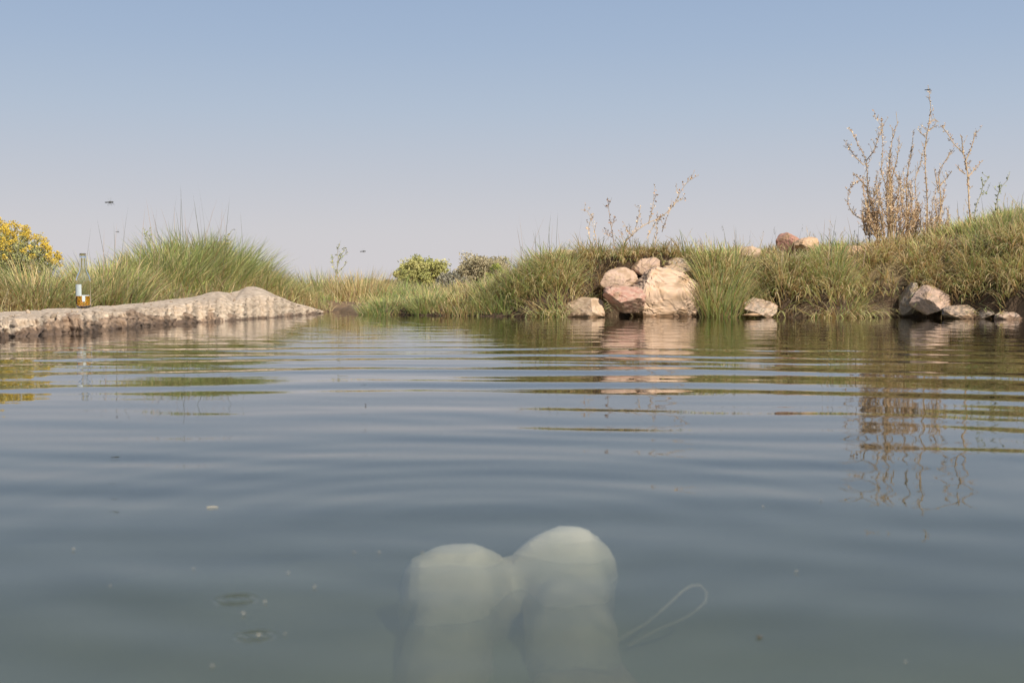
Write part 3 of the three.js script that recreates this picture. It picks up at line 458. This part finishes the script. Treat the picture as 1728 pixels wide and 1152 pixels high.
bush('desert_bush', 'bright yellow green low bush in front of the grey brown bush', 838, 27, .55, .66, 22, [[.34, .36, .07]], 44, { size: .05 });
bush('desert_bush', 'low pale grey bush between the two far bushes', 762, 26, .7, .42, 24, [[.30, .27, .2], [.26, .24, .17]], 45, { size: .05 });
bush('desert_bush', 'low faded bush left of the yellow green bushes', 655, 40, .8, .35, 18, SOFT, 46, { size: .06 });
bush('desert_bush', 'low faded bush beside the plank rail', 620, 45, 1.0, .38, 18, SOFT, 47, { size: .06 });
{ // yellow flowering bush at the left edge
  const R = rng(51), root = new THREE.Group(), D = 7.9, x = (6 - 864) / F * D, z = -D, y = groundH(x, z) - .02, stems = [], leaves = new Bits(), petals = new Bits(); root.position.set(x, y, z);
  for (let i = 0; i < 230; i++) {
    const a = R() * 6.283, q = Math.sqrt(R()), sp = .36 * q, h = .54 * Math.sqrt(Math.max(.05, 1 - .72 * q * q)) * (.84 + .18 * R()), t = new THREE.Vector3(Math.cos(a) * sp, h, Math.sin(a) * sp);
    stems.push(taperTube([new THREE.Vector3(t.x * .12, 0, t.z * .12), new THREE.Vector3(t.x * .6, h * .5, t.z * .6), t], .003, .0012, 4));
    for (let k = 0; k < 44; k++) { const s = .3 + .65 * R(), p = new THREE.Vector3(t.x * (.12 + .88 * s), h * s, t.z * (.12 + .88 * s)); leaves.add(p, .03 * (.6 + .7 * R()), R, R() < .5 ? [.36, .37, .12] : [.43, .42, .16], .2); }
    const m = R() < .85 ? 44 : 10; for (let k = 0; k < m; k++) { const p = t.clone().add(new THREE.Vector3((R() - .5) * .035, (R() - .5) * .03, (R() - .5) * .035)); petals.add(p, .010 * (.6 + .8 * R()), R, YELLOW[Math.floor(R() * 3)], .8); }
  }
  part('stem', mergeGeometries(stems), greyStem, root); part('foliage', leaves.geo(), leafMat, root, { kind: 'stuff' }); part('flower', petals.geo(), leafMat, root, { kind: 'stuff' });
  put(root, 'flowering_bush', 'bush covered in yellow flowers at the left edge', 'bush');
}

// ------------------------------------------------------------------ the bottle on the ledge
{
  const p = at(140.5, 519.5, 5.1), root = new THREE.Group(); root.position.copy(p);
  const outer = [[0, 0], [.024, 0], [.0285, .003], [.030, .010], [.0300, .112], [.0292, .121], [.0262, .132], [.0200, .147], [.0162, .156], [.0150, .163], [.0138, .185], [.0127, .208], [.0124, .2145], [.0138, .2155], [.0140, .2205], [.0132, .2215], [.0132, .2270], [.0120, .2285]];
  const inner = [[.0098, .2285], [.0095, .215], [.0105, .19], [.0122, .163], [.0136, .155], [.0176, .145], [.0238, .131], [.0268, .12], [.0274, .112], [.0274, .012], [.024, .006], [0, .0052]];
  const glass = new THREE.MeshPhysicalMaterial({ color: rgb(.99, .99, .98), roughness: 0, transmission: 1, thickness: .003, ior: 1.5 });
  const bodyG = part('bottle_glass', new THREE.LatheGeometry([...outer, ...inner].map(([r, y]) => new THREE.Vector2(r, y)), 56), glass, root);
  const beer = new THREE.MeshPhysicalMaterial({ color: rgb(.92, .56, .05), roughness: .2, transmission: .65, thickness: 0, ior: 1.34 });
  part('beer', new THREE.LatheGeometry([[0, .0056], [.0236, .0064], [.0271, .0125], [.0271, .0515], [.0265, .0535], [0, .0535]].map(([r, y]) => new THREE.Vector2(r, y)), 40), beer, root);
  const patch = (a0, a1, y0, y1, r) => { const g = new THREE.CylinderGeometry(r, r, y1 - y0, 24, 1, true, a0, a1 - a0); g.translate(0, (y0 + y1) / 2, 0); return g; };   // angle 0 looks at the camera
  const paper = noiseTexture(64, (u, v) => { const n = .70 + .06 * tile(u, v, 3, 2); return [n * .95, n, n * 1.02]; }, true), mPaper = new THREE.MeshStandardMaterial({ map: paper, roughness: .7, side: THREE.DoubleSide });
  part('label', patch(-1.35, .08, .054, .099, .0305), mPaper, root);
  part('label', patch(.15, .55, .027, .050, .0305), mPaper, root);
  part('label_band', patch(-.95, 1.2, .0505, .0540, .0307), mPaper, root);
  part('label_band', patch(-1.5, -.92, .0165, .0485, .0306), new THREE.MeshStandardMaterial({ color: rgb(.03, .035, .05), roughness: .5, side: THREE.DoubleSide }), root);
  part('lime_wedge', (() => { const g = new THREE.SphereGeometry(.012, 20, 12, 0, Math.PI * 2, 0, Math.PI); g.scale(1, .85, .55); g.translate(-.008, .036, .012); return g; })(), new THREE.MeshPhysicalMaterial({ color: rgb(.66, .60, .04), roughness: .5, transmission: .3, thickness: 0 }), root);
  put(root, 'beer_bottle', 'clear glass beer bottle, a quarter full, standing on the mud ledge', 'bottle');
}

// ------------------------------------------------------------------ the bather: knees under the water, shorts behind them
{
  const V = (x, y, z) => new THREE.Vector3(x, y, z);
  const kneeR = at(951, 905, 1.00).setY(-.070), kneeL = at(769, 932, .965).setY(-.078);
  const legs = [[kneeR, 1], [kneeL, -1]].map(([k, s]) => ({ k, hip: V(s * .058 - .003, -.245, -.57), ankle: V(k.x + s * .02, -.47, k.z - .14), toe: V(k.x + s * .035, -.50, k.z - .31), s }));
  const caps = [];
  const cap = (a, b, ra, rb) => caps.push([a, b, ra, rb]);
  for (const l of legs) {
    const mid = l.k.clone().lerp(l.hip, .5).add(V(0, .004, 0));
    cap(l.hip, mid, .064, .043); cap(mid, l.k, .042, .031);
    cap(l.k.clone().add(V(-.017, .006, -.002)), l.k.clone().add(V(.015, .008, -.008)), .023, .025);          // kneecap
    const calf = l.k.clone().lerp(l.ankle, .32).add(V(0, 0, .018)); cap(l.k, calf, .036, .045); cap(calf, l.ankle, .047, .031);
    cap(l.k.clone().add(V(0, -.02, -.012)), l.ankle.clone().add(V(0, .02, -.008)), .032, .026);
    cap(l.ankle, l.toe, .032, .022); cap(l.ankle.clone().add(V(0, -.02, .03)), l.ankle, .03, .03);
  }
  cap(V(-.07, -.24, -.52), V(.07, -.24, -.52), .10, .10); cap(V(0, -.23, -.50), V(0, -.19, -.32), .115, .12); cap(V(0, -.19, -.32), V(0, -.15, -.16), .12, .10);
  const dents = legs.flatMap((l) => [V(l.k.x - .014, l.k.y + .034, l.k.z + .044), V(l.k.x + .017, l.k.y + .033, l.k.z + .05), V(l.k.x + .002, l.k.y + .030, l.k.z + .085)]);   // hollows above the kneecaps
  const ba = V(), pa = V(), P = V();
  const sdf = (x, y, z, grow = 0) => { let d = 9; P.set(x, y, z); for (const [a, b, ra, rb] of caps) { ba.subVectors(b, a); pa.subVectors(P, a); const t = clamp(pa.dot(ba) / ba.lengthSq()), q = pa.addScaledVector(ba, -t).length() - lerp(ra, rb, t), k = .022, h = clamp(.5 + .5 * (d - q) / k); d = lerp(d, q, h) - k * h * (1 - h); } for (const h of dents) { const q = Math.hypot(x - h.x, y - h.y, z - h.z) - .019, k = .02, m = clamp(.5 - .5 * (q + d) / k); d = lerp(d, -q, m) + k * m * (1 - m); } d += .0028 * N3(x * 26, y * 26, z * 26) + .0012 * N3(x * 60, y * 60, z * 60); return d - grow; };
  function polygonize(f, lo, size, res) {
    const mc = new MarchingCubes(res, new THREE.MeshStandardMaterial(), false, false, 400000); mc.isolation = 0;
    for (let k = 0; k < res; k++) for (let j = 0; j < res; j++) for (let i = 0; i < res; i++) mc.field[i + j * res + k * res * res] = -f(lo.x + size * i / res, lo.y + size * j / res, lo.z + size * k / res);
    mc.update(); const n = mc.count ?? mc.geometry.drawRange.count, g = new THREE.BufferGeometry(), pos = new Float32Array(n * 3);
    for (let i = 0; i < n; i++) for (let c = 0; c < 3; c++) pos[i * 3 + c] = (mc.positionArray[i * 3 + c] + 1) / 2 * size + [lo.x, lo.y, lo.z][c];
    g.setAttribute('position', new THREE.BufferAttribute(pos, 3)); const w = mergeVertices(g, 1e-5); w.computeVertexNormals(); return w;
  }
  const lo = V(-.68, -1.0, -1.48), size = 1.36, base = V(0, -.5, -.9);
  const body = polygonize((x, y, z) => sdf(x, y, z), lo, size, 170); 
  const C = new Float32Array(body.attributes.position.count * 3), p = body.attributes.position;
  for (let i = 0; i < p.count; i++) { const n = fbm3(p.getX(i) * 14, p.getY(i) * 14, p.getZ(i) * 14, 3), q = fbm3(p.getX(i) * 40, p.getY(i) * 40, p.getZ(i) * 40, 2), k = 1 + .16 * n + .08 * q; C[i * 3] = .78 * k; C[i * 3 + 1] = .69 * k * (1 - .04 * n); C[i * 3 + 2] = .57 * k; }
  body.setAttribute('color', new THREE.BufferAttribute(C, 3)); body.translate(-base.x, -base.y, -base.z);
  const person = new THREE.Mesh(body, new THREE.MeshPhysicalMaterial({ vertexColors: true, roughness: .55 })); person.castShadow = person.receiveShadow = true; person.position.copy(base);
  put(person, 'person', 'bather sitting in the pool, two pale knees under murky water', 'person');
  const hem = (x) => (x > 0 ? -.795 : -.77) + .008 * N2(x * 30, 2), fold = (x, y, z) => .0035 * N2(x * 38, z * 12) + .003 * N2(x * 17 + 4, z * 22);
  const shorts = polygonize((x, y, z) => Math.max(sdf(x, y, z, .011 + fold(x, y, z) + .012 * smooth(-.69, -.79, z)), -sdf(x, y, z, .004), hem(x) - z, z + .27), lo, size, 150);
  shorts.translate(-base.x, -base.y, -base.z);
  const cloth = part('swim_shorts', shorts, new THREE.MeshStandardMaterial({ color: rgb(.50, .42, .34), roughness: .9, side: THREE.DoubleSide }), person, { label: 'beige swim shorts' });
  const cord = [[1040, 1085], [1090, 1052], [1130, 1018], [1162, 990], [1188, 990], [1192, 1012], [1160, 1040], [1110, 1062], [1060, 1090]].map(([px, py], i) => at(px, py, .95 - .012 * Math.abs(i - 4)).sub(base));
  cord.unshift(V(.10, base.y ? -.12 - base.y : 0, -.77 - base.z));
  part('cord', taperTube(cord, .0013, .0013, 6), new THREE.MeshStandardMaterial({ color: rgb(.52, .46, .38), roughness: .9 }), cloth, { label: 'loose looping cord of the shorts' });
}

// ------------------------------------------------------------------ insects
const dark = new THREE.MeshStandardMaterial({ color: rgb(.035, .032, .03), roughness: .6 }), wingMat = new THREE.MeshPhysicalMaterial({ color: rgb(.55, .55, .52), roughness: .3, transmission: .55, thickness: 0, side: THREE.DoubleSide });
function insect(px, py, D, len, turn, legs, label) {
  const root = new THREE.Group(); root.position.copy(at(px, py, D)); root.rotation.set(0, turn, .05);
  const b = new THREE.LatheGeometry([[0, 0], [.05, .01], [.07, .12], [.06, .35], [.09, .5], [.13, .62], [.12, .74], [.06, .80], [.10, .86], [.10, .95], [0, 1]].map(([r, y]) => new THREE.Vector2(r * len, (y - .6) * len)), 12); b.rotateZ(-Math.PI / 2); part('body', b, dark, root);
  for (const s of [-1, 1]) for (const k of [0, 1]) {
    const w = new THREE.Shape(); w.moveTo(0, 0); w.bezierCurveTo(.25 * len, .10 * len, .6 * len, .12 * len, .72 * len, .02 * len); w.bezierCurveTo(.7 * len, -.10 * len, .3 * len, -.10 * len, 0, 0);
    const g = new THREE.ExtrudeGeometry(w, { depth: .006 * len, bevelEnabled: false, curveSegments: 8 }), m = part('wing', g, wingMat, root); m.position.set((.08 - .14 * k) * len, .09 * len, 0); m.rotation.set(-Math.PI / 2 + s * .2, -.75, s * (1.25 + .35 * k), 'ZYX');
  }
  for (let i = 0; i < legs; i++) { const s = i % 2 ? 1 : -1, a = (Math.floor(i / 2) - 1) * .5, x = .1 * len + a * .22 * len; part('leg', taperTube([new THREE.Vector3(x, -.06 * len, s * .06 * len), new THREE.Vector3(x + a * .25 * len, -.16 * len, s * .3 * len), new THREE.Vector3(x + a * .5 * len, -.40 * len, s * .34 * len)], .016 * len, .009 * len, 4), dark, root); }
  return put(root, 'flying_insect', label, 'insect', 'insects in the air');
}
insect(185, 341, 3.2, .022, .1, 6, 'dark flying insect with spread legs, high above the bottle');
insect(198, 391, 4.5, .013, .4, 0, 'tiny insect lower in the sky, right of the bottle neck');
insect(613, 424, 4.0, .019, 0, 0, 'slim dark insect in the sky left of the far bushes');
insect(1567, 151, 6.98, .034, -.6, 6, 'dragonfly perched on the tip of the tallest dead stalk');

// ------------------------------------------------------------------ odds and ends
{ // short weathered rail far off in the gap
  const root = new THREE.Group(), D = 40, wood = new THREE.MeshStandardMaterial({ color: rgb(.16, .125, .10), roughness: .95 }), c = at(648, 482, D); c.y = groundH(c.x, c.z); root.position.copy(c);
  for (const [y, w] of [[.085, .42], [.20, .5]]) { const g = new THREE.CylinderGeometry(.018, .02, w, 7, 4); g.rotateZ(Math.PI / 2 + .02); g.translate(.02, y, 0); part('rail', g, wood, root); }
  for (const x of [-.2, .22]) { const g = new THREE.CylinderGeometry(.016, .02, .26, 7, 3); g.translate(x, .12, .035); part('post', g, wood, root); }
  put(root, 'rail_fence', 'low weathered two rail fence far off in the gap', 'fence');
  const a = at(684, 493, 22), g = taperTube([new THREE.Vector3(-.05, -.02, 0), new THREE.Vector3(.02, .012, .02), new THREE.Vector3(.08, .03, 0)], .007, .003, 6); a.y = groundH(a.x, a.z) + .02;
  const m = new THREE.Mesh(g, new THREE.MeshStandardMaterial({ color: rgb(.62, .54, .43), roughness: .9 })); m.position.copy(a); put(m, 'stick', 'short bleached stick lying before the larger yellow green bush', 'stick');
}
{ // specks that float on the pool
  const onWater = (px, py) => { const v = at(px, py, 1).sub(camera.position), t = EYE / -v.y, x = v.x * t, z = v.z * t; return new THREE.Vector3(x, wave(x, z) + .0006, z); };
  const straw = new THREE.Mesh(taperTube([new THREE.Vector3(-.0042, 0, 0), new THREE.Vector3(0, .0004, .0004), new THREE.Vector3(.0042, 0, 0)], .00028, .0002, 5), new THREE.MeshStandardMaterial({ color: rgb(.60, .50, .33), roughness: .9 }));
  straw.position.copy(onWater(358, 857)); put(straw, 'floating_straw', 'tiny piece of straw floating on the water left of the knees', 'straw');
  const R = rng(90), fluff = new THREE.MeshStandardMaterial({ color: rgb(.30, .28, .25), roughness: .9, side: THREE.DoubleSide }), mote = new THREE.MeshStandardMaterial({ color: rgb(.06, .05, .04), roughness: .8 });
  const spots = [[123, 928, 1, 'pale speck of fluff on the water, far left of the ring ripples'], [447, 1018, 1.1, 'pale speck just right of the upper ring ripple'], [410, 1037, 1, 'pale speck between the two ring ripples'], [436, 1073, 1.2, 'pale speck inside the lower ring ripple'], [530, 993, 1, 'pale speck on the water midway between the upper ring ripple and the left knee'], [597, 933, .9, 'first pale speck in the row left of the left knee top'], [640, 933, .8, 'second pale speck in the row left of the left knee top'], [712, 934, .8, 'pale speck touching the left edge of the left knee top'], [487, 968, .8, 'faint speck above and right of the upper ring ripple'], [357, 1124, .9, 'lowest pale speck, below the ring ripples'], [481, 1070, .8, 'faint speck right of the lower ring ripple'], [326, 961, .7, 'faint speck above and left of the upper ring ripple'], [186, 992, .7, 'faint speck alone at the lower left'], [1345, 966, 1, 'pale speck on the water right of the cord loop'], [1386, 847, 1.1, 'brightest pale speck, on the mirrored sky below the right bank'], [1289, 856, .9, 'pale speck a little left of the brightest one'], [1530, 1118, .8, 'pale speck in the lower right corner'], [617, 683, 1, 'dark speck floating in midwater, upper of two'], [616, 726, .7, 'dark speck floating in midwater, lower of two'], [197, 704, .8, 'dark speck floating on the left water below the bottle']];
  spots.forEach(([px, py, s, label]) => {
    const b = new Bits(), p = onWater(px, py), D = -p.z; for (let k = 0; k < 9; k++) b.add(new THREE.Vector3((R() - .5) * .0011, R() * .0004, (R() - .5) * .0011).multiplyScalar(.85 * s * Math.max(1, D)), .001 * s * Math.max(1, D), R, [1, 1, 1], .5);
    const g = b.geo(); g.deleteAttribute('color'); const m = new THREE.Mesh(g, py < 740 ? mote : fluff); m.position.copy(p);
    put(m, 'floating_speck', label, 'speck', py < 740 ? 'dark specks on the water' : 'pale specks on the water');
  });
  const bug = new THREE.SphereGeometry(1, 12, 8); bug.scale(.0016, .0006, .0008); const m = new THREE.Mesh(bug, mote); m.position.copy(onWater(1282, 1076)); put(m, 'floating_seed', 'small black seed floating on the near water, right of the knees', 'seed');
}
scene.traverse((o) => { if (o.isMesh) { o.castShadow = true; o.receiveShadow = true; } });
renderer.render(scene, camera);
